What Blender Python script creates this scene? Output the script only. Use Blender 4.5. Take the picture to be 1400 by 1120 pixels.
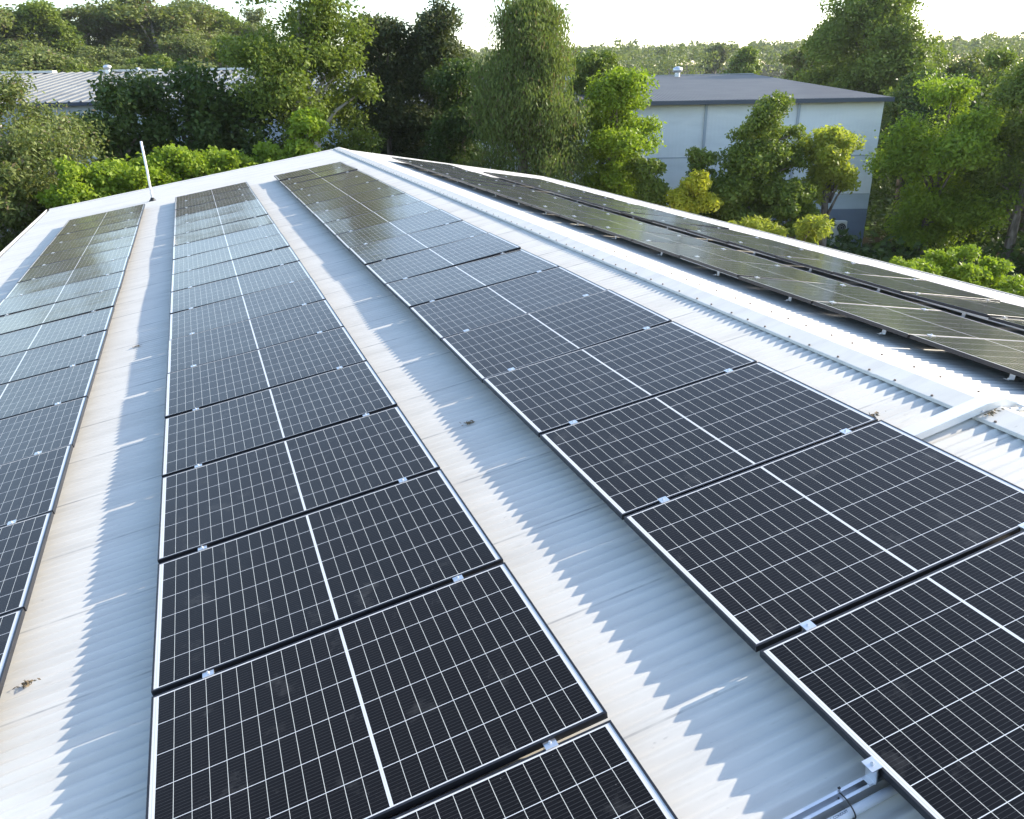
import bpy, math, random
import numpy as np
from mathutils import Vector, Matrix

for o in list(bpy.data.objects):
    bpy.data.objects.remove(o)
S = bpy.context.scene
C = S.collection
random.seed(7)
RNG = np.random.default_rng(11)

# ------------------------------------------------------------------ camera
cd = bpy.data.cameras.new('camera')
cam = bpy.data.objects.new('camera', cd)
C.objects.link(cam)
_r = Vector((0.93091878, -0.36484067, -0.01677854))
_u = Vector((0.15672572, 0.35755834, 0.92064601))
_f = Vector((0.3298898, 0.85967629, -0.39003769))
M = Matrix((_r, _u, -_f)).transposed().to_4x4()
M.translation = Vector((-4.2951, -2.0664, 1.9553))
cam.matrix_world = M
cd.sensor_width = 36.0
cd.lens = 36.0 * 1067.2294 / 1400.0
cd.clip_start = 0.05
cd.clip_end = 6000
S.camera = cam

# ------------------------------------------------------------------ light
SUN_EL = 25.5
w = bpy.data.worlds.new('World')
S.world = w
w.use_nodes = True
wn = w.node_tree.nodes
sky = wn.new('ShaderNodeTexSky')
sky.sky_type = 'NISHITA'
sky.sun_disc = False
sky.sun_elevation = math.radians(SUN_EL)
sky.sun_rotation = math.radians(90)
sky.dust_density = 0.9
sky.ozone_density = 1.2
w.node_tree.links.new(sky.outputs[0], wn['Background'].inputs[0])
wn['Background'].inputs[1].default_value = 0.15
sl = bpy.data.lights.new('sun', 'SUN')
sl.energy = 3.3
sl.angle = math.radians(0.5)
sl.color = (1.0, 0.91, 0.76)
so = bpy.data.objects.new('sun', sl)
C.objects.link(so)
so.rotation_euler = (0, math.radians(90 - SUN_EL), 0)
vs = S.view_settings
vs.view_transform = 'Standard'
vs.look = 'None'
vs.gamma = 1.0
vs.exposure = 1.62
S.cycles.max_bounces = 8
S.cycles.use_denoising = True
S.cycles.transparent_max_bounces = 8

# ------------------------------------------------------------------ material helpers
def mat(name, col=(.5, .5, .5), rough=.6, metal=0.0, spec=.4):
    m = bpy.data.materials.new(name)
    m.use_nodes = True
    b = m.node_tree.nodes['Principled BSDF']
    b.inputs['Base Color'].default_value = (*col, 1)
    b.inputs['Roughness'].default_value = rough
    b.inputs['Metallic'].default_value = metal
    b.inputs['Specular IOR Level'].default_value = spec
    return m

class NG:
    """short hand for building node graphs"""
    def __init__(s, m):
        s.m = m; s.t = m.node_tree; s.n = s.t.nodes; s.b = s.n['Principled BSDF']
    def link(s, a, b): s.t.links.new(a, b)
    def val(s, sock, v):
        if isinstance(v, (int, float)): sock.default_value = v
        elif isinstance(v, tuple): sock.default_value = v if len(v) != 3 or sock.type == 'VECTOR' else (*v, 1)
        else: s.link(v, sock)
    def math(s, op, a, b=0.0, c=None):
        n = s.n.new('ShaderNodeMath'); n.operation = op
        s.val(n.inputs[0], a); s.val(n.inputs[1], b)
        if c is not None: s.val(n.inputs[2], c)
        return n.outputs[0]
    def coord(s, kind='Object'):
        return s.n.new('ShaderNodeTexCoord').outputs[kind]
    def sep(s, v):
        n = s.n.new('ShaderNodeSeparateXYZ'); s.link(v, n.inputs[0]); return n.outputs
    def mapping(s, v, scale=(1, 1, 1), rot=(0, 0, 0)):
        n = s.n.new('ShaderNodeMapping'); s.link(v, n.inputs[0])
        n.inputs['Scale'].default_value = scale; n.inputs['Rotation'].default_value = rot
        return n.outputs[0]
    def noise(s, v, scale=5, detail=4, rough=.55):
        n = s.n.new('ShaderNodeTexNoise'); s.link(v, n.inputs['Vector'])
        n.inputs['Scale'].default_value = scale; n.inputs['Detail'].default_value = detail; n.inputs['Roughness'].default_value = rough
        return n.outputs[0]
    def ramp(s, f, p0, p1, a=0.0, b=1.0):
        n = s.n.new('ShaderNodeMapRange'); n.clamp = True
        s.val(n.inputs[0], f)
        n.inputs[1].default_value = p0; n.inputs[2].default_value = p1; n.inputs[3].default_value = a; n.inputs[4].default_value = b
        return n.outputs[0]
    def mix(s, f, a, b):
        n = s.n.new('ShaderNodeMix'); n.data_type = 'RGBA'
        s.val(n.inputs[0], f); s.val(n.inputs[6], a); s.val(n.inputs[7], b)
        return n.outputs[2]
    def bump(s, h, strength=.2, dist=.01):
        n = s.n.new('ShaderNodeBump'); n.inputs['Strength'].default_value = strength; n.inputs['Distance'].default_value = dist
        s.link(h, n.inputs['Height']); s.link(n.outputs[0], s.b.inputs['Normal'])

# ------------------------------------------------------------------ mesh helpers
class MB:
    def __init__(s): s.v = []; s.f = []
    def quad(s, a, b, c, d):
        i = len(s.v); s.v += [tuple(a), tuple(b), tuple(c), tuple(d)]; s.f.append((i, i+1, i+2, i+3))
    def box(s, cx, cy, cz, sx, sy, sz, fr=None):
        """box by centre and full sizes; fr maps local to world"""
        i = len(s.v)
        for dz in (-.5, .5):
            for dx, dy in ((-.5, -.5), (.5, -.5), (.5, .5), (-.5, .5)):
                p = (cx+dx*sx, cy+dy*sy, cz+dz*sz)
                s.v.append(tuple(fr(*p)) if fr else p)
        for q in ((0, 3, 2, 1), (4, 5, 6, 7), (0, 1, 5, 4), (1, 2, 6, 5), (2, 3, 7, 6), (3, 0, 4, 7)):
            s.f.append(tuple(i+k for k in q))
    def tube(s, pts, radii, n=8, cap=True):
        pts = [Vector(p) for p in pts]; rings = []
        for k, p in enumerate(pts):
            d = (pts[min(k+1, len(pts)-1)] - pts[max(k-1, 0)]).normalized()
            a = d.orthogonal().normalized(); 
            ref = Vector((1, .13, .05)); a = (ref - d*ref.dot(d))
            if a.length < .2: a = Vector((.1, 1, 0)) - d*Vector((.1, 1, 0)).dot(d)
            a.normalize(); b = d.cross(a); i = len(s.v); rings.append(i)
            for j in range(n):
                t = 2*math.pi*j/n
                s.v.append(tuple(p + (a*math.cos(t) + b*math.sin(t))*radii[k]))
        for k in range(len(pts)-1):
            for j in range(n):
                j2 = (j+1) % n
                s.f.append((rings[k]+j, rings[k]+j2, rings[k+1]+j2, rings[k+1]+j))
        if cap:
            s.f.append(tuple(rings[0]+j for j in reversed(range(n))))
            s.f.append(tuple(rings[-1]+j for j in range(n)))
    def prism(s, poly, y0, y1, fr):
        """poly in local (x,z) extruded along y"""
        n = len(poly); i = len(s.v)
        for y in (y0, y1):
            for x, z in poly: s.v.append(tuple(fr(x, y, z)))
        for k in range(n):
            k2 = (k+1) % n; s.f.append((i+k, i+k2, i+n+k2, i+n+k))
        s.f.append(tuple(i+k for k in reversed(range(n)))); s.f.append(tuple(i+n+k for k in range(n)))
    def mesh(s, name, m, smooth=False):
        me = bpy.data.meshes.new(name); me.from_pydata(s.v, [], s.f); me.materials.append(m)
        if smooth: me.polygons.foreach_set('use_smooth', [True]*len(me.polygons))
        me.update(); return me
    def build(s, name, m, parent=None, smooth=False):
        return link(name, s.mesh(name, m, smooth), parent)

def link(name, data, parent=None):
    o = bpy.data.objects.new(name, data); C.objects.link(o)
    if parent: o.parent = parent
    return o
def empty(name, loc=(0, 0, 0), rot=(0, 0, 0)):
    o = link(name, None); o.location = loc; o.rotation_euler = rot; o.empty_display_size = .2
    return o
def tag(o, label, cat, group=None, kind=None):
    if label: o['label'] = label
    if cat: o['category'] = cat
    if group: o['group'] = group
    if kind: o['kind'] = kind
    return o
def bevel(o, wd=.004, seg=2):
    b = o.modifiers.new('bevel', 'BEVEL'); b.width = wd; b.segments = seg; b.limit_method = 'ANGLE'
    return o

# ------------------------------------------------------------------ roof frame
SL = 0.1533
CS, SN = math.cos(SL), math.sin(SL)
SLR = 0.175                      # the right slope is a little steeper
CSR, SNR = math.cos(SLR), math.sin(SLR)
def Lp(u, y, h): return (-u*CS - h*SN, y, -u*SN + h*CS)      # down the left slope
def Rp(u, y, h): return (u*CSR + h*SNR, y, -u*SNR + h*CSR)      # down the right slope
ROOF_Y0, ROOF_Y1 = -9.0, 24.21
EAVE_L, EAVE_R = 8.45, 7.25
GZ = -7.0

# ------------------------------------------------------------------ materials
def roof_paint(name, base, lap=True):
    m = mat(name, base, .6, 0, .12); g = NG(m)
    co = g.coord('Object'); s = g.sep(co)
    n1 = g.noise(g.mapping(co, (.55, 2.2, .55)), 2.3, 6, .62)
    n2 = g.noise(g.mapping(co, (1.2, 9, 1.2)), 5, 5, .6)
    d = tuple(c*.86 for c in base)
    col = g.mix(g.ramp(n1, .42, .72), base, d)
    col = g.mix(g.ramp(n2, .60, .80, 0, .5), col, (base[0]*.72, base[1]*.71, base[2]*.68))
    n3 = g.noise(g.mapping(co, (4, 14, 4)), 3, 3, .5)
    col = g.mix(g.ramp(n3, .72, .80, 0, .55), col, (.30, .29, .27))
    if lap:
        k = g.math('FRACT', g.math('DIVIDE', g.math('ADD', s[1], 40.03), .762))
        dist = g.math('ABSOLUTE', g.math('SUBTRACT', k, .5))
        brk = g.ramp(g.noise(g.mapping(co, (1.4, 1, 1.4)), 3.1, 3), .35, .65, .08, .7)
        ln = g.math('MULTIPLY', g.ramp(dist, .0035, .0065, 1, 0), brk)
        col = g.mix(ln, col, (.22, .22, .22))
    g.link(col, g.b.inputs['Base Color'])
    g.link(g.ramp(n1, .3, .8, .55, .7), g.b.inputs['Roughness'])
    return m
ROOF = roof_paint('white_roof_sheet', (.60, .575, .525))
TRIM = roof_paint('white_flashing', (.61, .585, .535), False)
ALU = mat('aluminium', (.72, .72, .73), .32, .9)
STEEL = mat('galvanised_steel', (.62, .63, .65), .4, .7)
BLACKF = mat('black_anodised_frame', (.022, .022, .026), .33, .35, .5)
BLACKP = mat('black_plastic', (.012, .012, .012), .45)
PVC = mat('grey_conduit_plastic', (.62, .63, .64), .4)
WHITE = mat('white_painted_pipe', (.80, .80, .81), .4)

def panel_glass():
    m = mat('solar_cell_glass', (.01, .01, .014), .2, 0, .5); g = NG(m)
    co = g.coord('Object'); s = g.sep(co)
    ax = g.math('ABSOLUTE', s[0])
    fx = g.math('DIVIDE', g.math('SUBTRACT', ax, .006), .07025)
    dx = g.math('MULTIPLY', g.math('ABSOLUTE', g.math('SUBTRACT', fx, g.math('ROUND', fx))), .07025)
    fy = g.math('DIVIDE', g.math('ADD', s[1], .549), .183)
    dy = g.math('MULTIPLY', g.math('ABSOLUTE', g.math('SUBTRACT', fy, g.math('ROUND', fy))), .183)
    lx = g.math('LESS_THAN', dx, .00105)
    ly = g.math('LESS_THAN', dy, .0015)
    mid = g.math('LESS_THAN', ax, .0068)
    end = g.math('GREATER_THAN', ax, .8485)
    sd = g.math('GREATER_THAN', g.math('ABSOLUTE', s[1]), .5495)
    wide = g.math('MAXIMUM', g.math('MAXIMUM', mid, end), g.math('MAXIMUM', sd, ly))
    # thin silver ribbons running the long way
    bb = g.math('FRACT', g.math('DIVIDE', g.math('ADD', s[1], .5573), .01664))
    bbm = g.math('MULTIPLY', g.ramp(g.math('ABSOLUTE', g.math('SUBTRACT', bb, .5)), .03, .075, 1, 0), .045)
    info = g.n.new('ShaderNodeObjectInfo')
    cell = g.mix(info.outputs['Random'], (.0046, .0036, .0030), (.0062, .0050, .0044))
    col = g.mix(bbm, cell, (.6, .6, .62))
    col = g.mix(lx, col, (.56, .55, .50))
    col = g.mix(wide, col, (.58, .58, .58))
    # silver ribbon pair inside the white centre strip and end margins
    rib = g.math('LESS_THAN', g.math('ABSOLUTE', g.math('SUBTRACT', ax, .860)), .0025)
    rib = g.math('MAXIMUM', rib, g.math('LESS_THAN', ax, .0012))
    col = g.mix(rib, col, (.47, .47, .48))
    # wash marks of dust
    vary = g.n.new('ShaderNodeVectorMath'); vary.operation = 'ADD'; g.link(co, vary.inputs[0])
    cmb = g.n.new('ShaderNodeCombineXYZ'); g.link(g.math('MULTIPLY', info.outputs['Random'], 37.0), cmb.inputs[0]); g.link(g.math('MULTIPLY', info.outputs['Random'], 91.0), cmb.inputs[1])
    g.link(cmb.outputs[0], vary.inputs[1])
    n1 = g.noise(vary.outputs[0], 4.5, 6, .62)
    n2 = g.noise(vary.outputs[0], 34, 3, .6)
    dust = g.math('ADD', g.ramp(n1, .60, .78, 0, .055), g.ramp(n2, .735, .76, 0, .16))
    col = g.mix(dust, col, (.62, .60, .56))
    g.link(col, g.b.inputs['Base Color'])
    g.b.inputs['Roughness'].default_value = .11
    g.b.inputs['IOR'].default_value = 1.29
    g.b.inputs['Sheen Weight'].default_value = .065; g.b.inputs['Sheen Roughness'].default_value = .35; g.b.inputs['Sheen Tint'].default_value = (.95, .93, .88, 1)   # dust film
    nb = g.noise(g.mapping(vary.outputs[0], (1, 1, 1)), 2.2, 2, .5)
    g.bump(nb, .12, .02)
    return m
GLASS = panel_glass()

# ------------------------------------------------------------------ ground, hills
def terrain(x, y):
    r = np.hypot(x+4, y+2)
    def ss(a, b, t):
        t = np.clip((t-a)/(b-a), 0, 1); return t*t*(3-2*t)
    z = GZ + 9.5*ss(110, 420, r) + 7.5*np.exp(-(((x+12)/62)**2 + ((y-150)/48)**2))
    z = z + 4.5*ss(350, 700, r)*(1+.6*np.sin(x*.011+1.2)*np.cos(y*.006)) - 24*ss(700, 2600, r)*ss(700, 2600, r)
    return z
def build_ground():
    rs = np.concatenate([[0], np.geomspace(4, 3000, 60)]); na = 120
    v = [(-4, -2, GZ)]; f = []
    for r in rs[1:]:
        for a in range(na):
            t = 2*math.pi*a/na; x = -4+r*math.sin(t); y = -2+r*math.cos(t)
            v.append((x, y, float(terrain(np.array(x), np.array(y)))))
    for a in range(na): f.append((0, 1+(a+1) % na, 1+a))
    for k in range(len(rs)-2):
        for a in range(na):
            a2 = (a+1) % na
            f.append((1+k*na+a, 1+k*na+a2, 1+(k+1)*na+a2, 1+(k+1)*na+a))
    mb = MB(); mb.v = v; mb.f = f
    m = mat('grass_and_soil', (.06, .07, .035), 1.0, 0, 0.0); g = NG(m)
    co = g.coord('Object')
    col = g.mix(g.ramp(g.noise(co, .35, 6, .6), .4, .62), (.030, .042, .017), (.055, .046, .032))
    col = g.mix(g.ramp(g.noise(co, 4, 5, .6), .45, .7, 0, .6), col, (.035, .045, .02))
    g.link(col, g.b.inputs['Base Color']); g.bump(g.noise(co, 9, 5), .5, .1)
    o = mb.build('ground', m, None, True); o['kind'] = 'structure'
build_ground()

# ------------------------------------------------------------------ our building
wh = empty('warehouse', (0, 0, 0))
tag(wh, 'white corrugated roofed warehouse carrying the rows of solar panels', 'warehouse')
PITCH, AMP = .0762, .0092
def corrugated(name, fn, u0, u1):
    n = int((ROOF_Y1-ROOF_Y0)/PITCH*12)
    ys = np.linspace(ROOF_Y0, ROOF_Y1, n+1)
    ph = 2*math.pi*(ys-ROOF_Y0)/PITCH
    hs = AMP*(np.cos(ph) + .10*np.cos(3*ph))/1.1
    us = list(np.linspace(u0, u1, 7))
    mb = MB()
    for u in us:
        for y, h in zip(ys, hs): mb.v.append(fn(u, float(y), float(h)))
    for k in range(len(us)-1):
        for j in range(n):
            a = k*(n+1)+j; mb.f.append((a, a+1, a+n+2, a+n+1))
    o = mb.build(name, ROOF, wh, True)
    return o
a = corrugated('roof_slope', Lp, -.03, EAVE_L)
b = corrugated('roof_slope', Rp, .09, EAVE_R)
# flip the left sheet so the thickness goes below on both
def up_normals(o):
    me = o.data
    if me.polygons[0].normal.z < 0: me.flip_normals()
up_normals(a); up_normals(b)
# ridge cap: two wings and turned down lips
def ridge_cap():
    mb = MB()
    pl = Lp(.105, 0, .030); pr = Rp(.385, 0, .026)
    prof = [(pl[0]-.001, pl[2]-.020), (pl[0], pl[2]), (pl[0]+.004, pl[2]+.002), (.055, .054), (.065, .0555), (.075, .054), (pr[0]-.004, pr[2]+.002), (pr[0], pr[2]), (pr[0]+.001, pr[2]-.014)]
    y = ROOF_Y0-.02; L = 5.4; k = 0
    while y < ROOF_Y1:
        y1 = min(y+L, ROOF_Y1+.03); dz = .0025 if k % 2 else 0
        i = len(mb.v); n = len(prof)
        for yy in (y-.05*(k % 2), y1):
            for x, z in prof: mb.v.append((x, yy, z+dz))
        for j in range(n-1): mb.f.append((i+j, i+j+1, i+n+j+1, i+n+j))
        y = y1; k += 1
    o = mb.build('ridge_cap', TRIM, wh)
    up_normals(o)
    m = mat('rusty_screw_head', (.16, .12, .10), .6, .3); TM = o.data; TM.materials.append(m)
    sc = MB(); y = ROOF_Y0+.1
    while y < ROOF_Y1:
        for p in (Lp(.085, y, .036), Rp(.36, y+.02, .033)):
            sc.tube([p, (p[0], p[1], p[2]+.009)], [.009, .007], 8)
        y += .2286 if int(y*7) % 3 else .305
    import bmesh
    bm = bmesh.new(); bm.from_mesh(TM); n0 = len(bm.faces); bm.from_mesh(sc.mesh('screws', m))
    bm.faces.ensure_lookup_table()
    for f_ in bm.faces[n0:]: f_.material_index = 1
    bm.to_mesh(TM); bm.free()
ridge_cap()
# barge flashing on both gable ends
for yb, sgn in ((ROOF_Y1, 1), (ROOF_Y0, -1)):
    mb = MB()
    for fn, u0, u1 in ((Lp, .12, EAVE_L+.02), (Rp, .40, EAVE_R+.02)):
        ya, yc = yb-.20*sgn, yb+.03*sgn
        mb.quad(fn(u0, ya, .014), fn(u1, ya, .014), fn(u1, yc, .020), fn(u0, yc, .020))
        mb.quad(fn(u0, yc, .020), fn(u1, yc, .020), fn(u1, yc, -.16), fn(u0, yc, -.16))
        mb.quad(fn(u0, ya, .014), fn(u1, ya, .014), fn(u1, ya, .002), fn(u0, ya, .002))
    o = mb.build('barge_flashing', TRIM, wh)
    sm = o.modifiers.new('thickness', 'SOLIDIFY'); sm.thickness = .003; sm.offset = 0
# gutters
for fn, ev in ((Lp, EAVE_L), (Rp, EAVE_R)):
    mb = MB(); x, _, z = fn(ev, 0, 0); s = -1 if fn is Lp else 1
    X = lambda d: x+s*d
    prof = [(-.04, -.02), (-.04, -.14), (.10, -.14), (.115, -.02), (.115, .0), (.095, .0), (.095, -.018), (.088, -.125), (-.025, -.125), (-.025, -.02)]
    mb.prism([(X(p), z+q) for p, q in prof], ROOF_Y0-.02, ROOF_Y1+.02, lambda a_, y_, c_: (a_, y_, c_))
    mb.build('gutter', TRIM, wh)
# walls
def wall_mat(name, base, pitch=.2, horiz=False):
    m = mat(name, base, .55, 0, .3); g = NG(m); co = g.coord('Object')
    n = g.noise(g.mapping(co, (.3, .3, 1.2)), 1.1, 6, .6)
    g.link(g.mix(g.ramp(n, .4, .75), base, tuple(c*.84 for c in base)), g.b.inputs['Base Color'])
    sp = g.sep(co); al = g.math('ADD', g.math('MULTIPLY', sp[0], .93), g.math('MULTIPLY', sp[1], -.37))
    g.bump(g.math('SINE', g.math('MULTIPLY', al, 31.4)), .12, .02)
    return m
OWNWALL = wall_mat('cream_wall_sheet', (.55, .54, .50))
mb = MB()
xl, xr = Lp(EAVE_L-.12, 0, 0)[0], Rp(EAVE_R-.12, 0, 0)[0]
zl, zr = Lp(EAVE_L-.12, 0, -.05)[2], Rp(EAVE_R-.12, 0, -.05)[2]
for yb in (ROOF_Y0+.06, ROOF_Y1-.06):
    i = len(mb.v); mb.v += [(xl, yb, GZ-.3), (xr, yb, GZ-.3), (xr, yb, zr), (.05, yb, -.06), (xl, yb, zl)]; mb.f.append((i, i+1, i+2, i+3, i+4))
mb.quad((xl, ROOF_Y0+.06, GZ-.3), (xl, ROOF_Y1-.06, GZ-.3), (xl, ROOF_Y1-.06, zl), (xl, ROOF_Y0+.06, zl))
mb.quad((xr, ROOF_Y0+.06, GZ-.3), (xr, ROOF_Y1-.06, GZ-.3), (xr, ROOF_Y1-.06, zr), (xr, ROOF_Y0+.06, zr))
mb.build('wall', OWNWALL, wh)

# ------------------------------------------------------------------ solar panels
PL, PW, PT, STEP = 1.762, 1.130, .033, 1.154
TOP = .130
def frame_mesh():
    mb = MB(); lip = .010
    hx, hy = PL/2, PW/2
    def ring(x0, y0, z0, x1, y1, z1):
        a = [(-x0, -y0, z0), (x0, -y0, z0), (x0, y0, z0), (-x0, y0, z0)]
        b_ = [(-x1, -y1, z1), (x1, -y1, z1), (x1, y1, z1), (-x1, y1, z1)]
        for k in range(4): mb.quad(a[k], a[(k+1) % 4], b_[(k+1) % 4], b_[k])
    e = .0012
    ring(hx, hy, 0, hx, hy, PT-e)                 # outer side
    ring(hx, hy, PT-e, hx-e, hy-e, PT)            # eased edge
    ring(hx-e, hy-e, PT, hx-lip, hy-lip, PT)      # top lip
    ring(hx-lip, hy-lip, PT, hx-lip, hy-lip, PT-.003)
    ring(hx-.030, hy-.030, 0, hx, hy, 0)          # bottom flange
    ring(hx-.030, hy-.030, .0015, hx-.030, hy-.030, 0)
    return mb.mesh('frame', BLACKF)
def glass_mesh():
    # the sheet sags a few millimetres between its clamped edges
    mb = MB(); hx, hy = PL/2-.0098, PW/2-.0098; nx, ny = 24, 20
    for j in range(ny+1):
        for i in range(nx+1):
            x, y = -1+2*i/nx, -1+2*j/ny
            mb.v.append((x*hx, y*hy, PT-.0022-.0026*(1-x*x)*(1-y*y)))
    for j in range(ny):
        for i in range(nx):
            k = j*(nx+1)+i; mb.f.append((k, k+1, k+nx+2, k+nx+1))
    i = len(mb.v)
    mb.v += [(-hx, -hy, PT-.008), (hx, -hy, PT-.008), (hx, hy, PT-.008), (-hx, hy, PT-.008)]; mb.f.append((i+3, i+2, i+1, i))
    return mb.mesh('glass', GLASS, True)
def clamp_mesh():
    mb = MB()
    mb.box(0, 0, .0020, .052, .046, .0040)
    mb.box(0, 0, -.014, .050, .016, .028)
    return mb.mesh('mid_clamp', ALU)
def bolt_mesh():
    mb = MB(); mb.tube([(0, 0, .004), (0, 0, .010)], [.0075, .0065], 6); mb.tube([(0, 0, .010), (0, 0, .014)], [.004, .004], 6)
    return mb.mesh('bolt', STEEL)
FM, GM, CM, BM = frame_mesh(), glass_mesh(), clamp_mesh(), bolt_mesh()
def make_panel(label, group):
    r = empty('solar_panel'); tag(r, label, 'solar panel', group)
    link('frame', FM, r); link('glass', GM, r)
    for x in (-.625, .625):
        c = link('mid_clamp', CM, r); c.location = (x, STEP/2, PT)
        link('bolt', BM, c)
    return r
def copy_panel(src, label):
    r = src.copy(); C.objects.link(r); r['label'] = label
    for ch in list(src.children):
        c = ch.copy(); C.objects.link(c); c.parent = r
        for g_ in list(ch.children):
            d = g_.copy(); C.objects.link(d); d.parent = c
    return r
ORD = 'first second third fourth fifth sixth seventh eighth ninth tenth eleventh twelfth thirteenth fourteenth fifteenth sixteenth seventeenth eighteenth nineteenth twentieth twenty-first twenty-second'.split()
ROWS = [  # side, near-ridge edge u, boundary offset, first index, last boundary, description
    ('L', 5.6231, 0, 1, 17, 'row beside the left eave'),
    ('L', 3.1362, 0, -2, 17, 'middle row left of the ridge'),
    ('L', .6724, 0, -2, 17, 'row just left of the ridge'),
    ('R', .985, .20, 0, 18, 'row just right of the ridge'),
    ('R', 3.36, .13, 1, 17, 'row beside the right eave'),
]
proto = None
for side, u0, yo, n0, n1, desc in ROWS:
    grp = 'solar panels in the ' + desc
    for k in range(n1-n0):
        n = n1-1-k
        lab = 'solar panel, %s from the far gable in the %s' % (ORD[k], desc)
        if proto is None: r = proto = make_panel(lab, grp)
        else: r = copy_panel(proto, lab)
        r['group'] = grp
        yc = (n+.5)*STEP+yo
        ja, jb = random.gauss(0, .0045), random.gauss(0, .0060)
        fn, sg = (Lp, -1) if side == 'L' else (Rp, 1)
        r.location = fn(u0+PL/2, yc, TOP-PT)
        r.rotation_euler = (jb, (SLR if sg > 0 else -SL)+ja, 0)

# rails under the rows
for side, u0, yo, n0, n1, desc in ROWS:
    fn = Lp if side == 'L' else Rp
    for q, du in enumerate((.256, PL-.256)):
        where = ('upper', 'lower')[q]
        u = u0+du
        ya, yb = n0*STEP+yo-.04, n1*STEP+yo+.07
        base = fn(u, ya, .052)
        rl = empty('mounting_rail', base)
        tag(rl, 'aluminium rail under the %s side of the %s' % (where, desc), 'rail', 'rails carrying the solar panels')
        mb = MB(); H = .0465
        loc = lambda x_, y_, z_, u=u: tuple(Vector(fn(u+x_, y_, .052+z_)) - Vector(base))
        mb.prism([(-.02, 0), (.02, 0), (.02, H), (.008, H), (.008, H-.012), (-.008, H-.012), (-.008, H), (-.02, H)], ya, yb, loc)
        mb.build('rail', ALU, rl)
        near = (side == 'R' and q == 0)
        ft = MB(); y = ya+.3
        s = -1 if q == 0 else 1
        while y < yb:
            f = MB() if near else ft
            f.box(s*.052, y, -.040, .062, .045, .005, loc); f.box(s*.0235, y, -.012, .005, .045, .060, loc)
            f.tube([loc(s*.06, y, -.037), loc(s*.06, y, -.028)], [.008, .007], 6)
            if near: f.build('foot_bracket', ALU, rl)
            y += 1.25
        if not near: ft.build('foot_brackets', ALU, rl)

# ------------------------------------------------------------------ bridge rail, conduit, tie between two rows
def bridge():
    y = -.642
    ua, ub = 2.20, 3.42
    root = empty('cable_rail', Lp(ua, y, .02)); base = Vector(Lp(ua, y, .02))
    tag(root, 'aluminium channel rail crossing the roof gap to the panel edge clamp', 'rail')
    loc = lambda x_, y_, z_: tuple(Vector(Lp(x_, y+y_, z_)) - base)
    m = MB()
    # open channel running down the slope
    prof = [(-.021, .014), (.021, .014), (.021, .058), (.010, .058), (.010, .048), (.014, .048), (.014, .020), (-.014, .020), (-.014, .048), (-.010, .048), (-.010, .058), (-.021, .058)]
    i = len(m.v); n = len(prof)
    for u in (ua, ub):
        for p, h in prof: m.v.append(loc(u, p, h))
    for k in range(n): m.f.append((i+k, i+(k+1) % n, i+n+(k+1) % n, i+n+k))
    m.build('channel', ALU, root)
    c = MB(); ue = .6724+PL
    c.box(ue+.016, 0, TOP+.002, .046, .05, .004, loc); c.box(ue+.016, 0, TOP-.038, .006, .05, .076, loc); c.box(ue+.026, 0, .060, .03, .036, .004, loc)
    e = c.build('end_clamp', ALU, root)
    bt = MB(); bt.tube([loc(ue+.014, 0, TOP+.004), loc(ue+.014, 0, TOP+.012)], [.008, .0065], 6); bt.tube([loc(ue+.014, 0, TOP+.012), loc(ue+.014, 0, TOP+.018)], [.004, .004], 6)
    bo = bt.build('bolt', STEEL, e)
    # conduit
    cr = empty('conduit', Lp(ua, y-.05, .02)); cb = Vector(Lp(ua, y-.05, .02))
    tag(cr, 'pale grey round conduit lying beside the aluminium rail near the bottom edge', 'conduit')
    pp = [tuple(Vector(Lp(u, y-.052, .034)) - cb) for u in (ua, (ua+ub)/2, ub)]
    t = MB(); t.tube(pp, [.0165]*3, 20); t.build('pipe', PVC, cr, True)
    INK = mat('printed_ink', (.05, .05, .07), .6)
    cu = bpy.data.curves.new('printed_text', 'FONT'); cu.body = '25 240 LV  CONDUIT'; cu.size = .013; cu.align_x = 'CENTER'; cu.align_y = 'CENTER'; cu.extrude = .0002
    cu.materials.append(INK)
    tmp = link('tmp_text', cu); bpy.context.view_layer.update()
    tme = bpy.data.meshes.new_from_object(tmp.evaluated_get(bpy.context.evaluated_depsgraph_get())); bpy.data.objects.remove(tmp)
    tme.materials.clear(); tme.materials.append(INK)
    to = link('printed_text', tme, cr)
    ex = (Vector(Lp(0, 0, 0)) - Vector(Lp(1, 0, 0))); ez = (Vector(Lp(0, 0, 1)) - Vector(Lp(0, 0, 0))); ey = ez.cross(ex)
    R = Matrix((ex, ey, ez)).transposed().to_4x4()
    R.translation = Vector(Lp(2.66, y-.052, .0508)) - cb
    to.matrix_basis = R
    # tie
    tr = MB(); pts = []
    for k in range(25):
        a_ = 2*math.pi*k/24
        py, ph = -.028+.047*math.cos(a_), .038+.030*math.sin(a_)
        pts.append(Vector(Lp(2.575+.012*math.sin(a_*.5), y+py, ph)))
    o_ = pts[0].copy()
    tr.tube([tuple(p-o_) for p in pts], [.0028]*25, 6)
    hd = Lp(2.572, y+.019, .066); tr.box(*(Vector(hd)-o_), .008, .007, .006)
    t_ = tr.build('cable_tie', BLACKP); t_.location = o_
    tag(t_, 'black cable tie binding the grey conduit to the aluminium rail', 'cable tie')
bridge()

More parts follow.
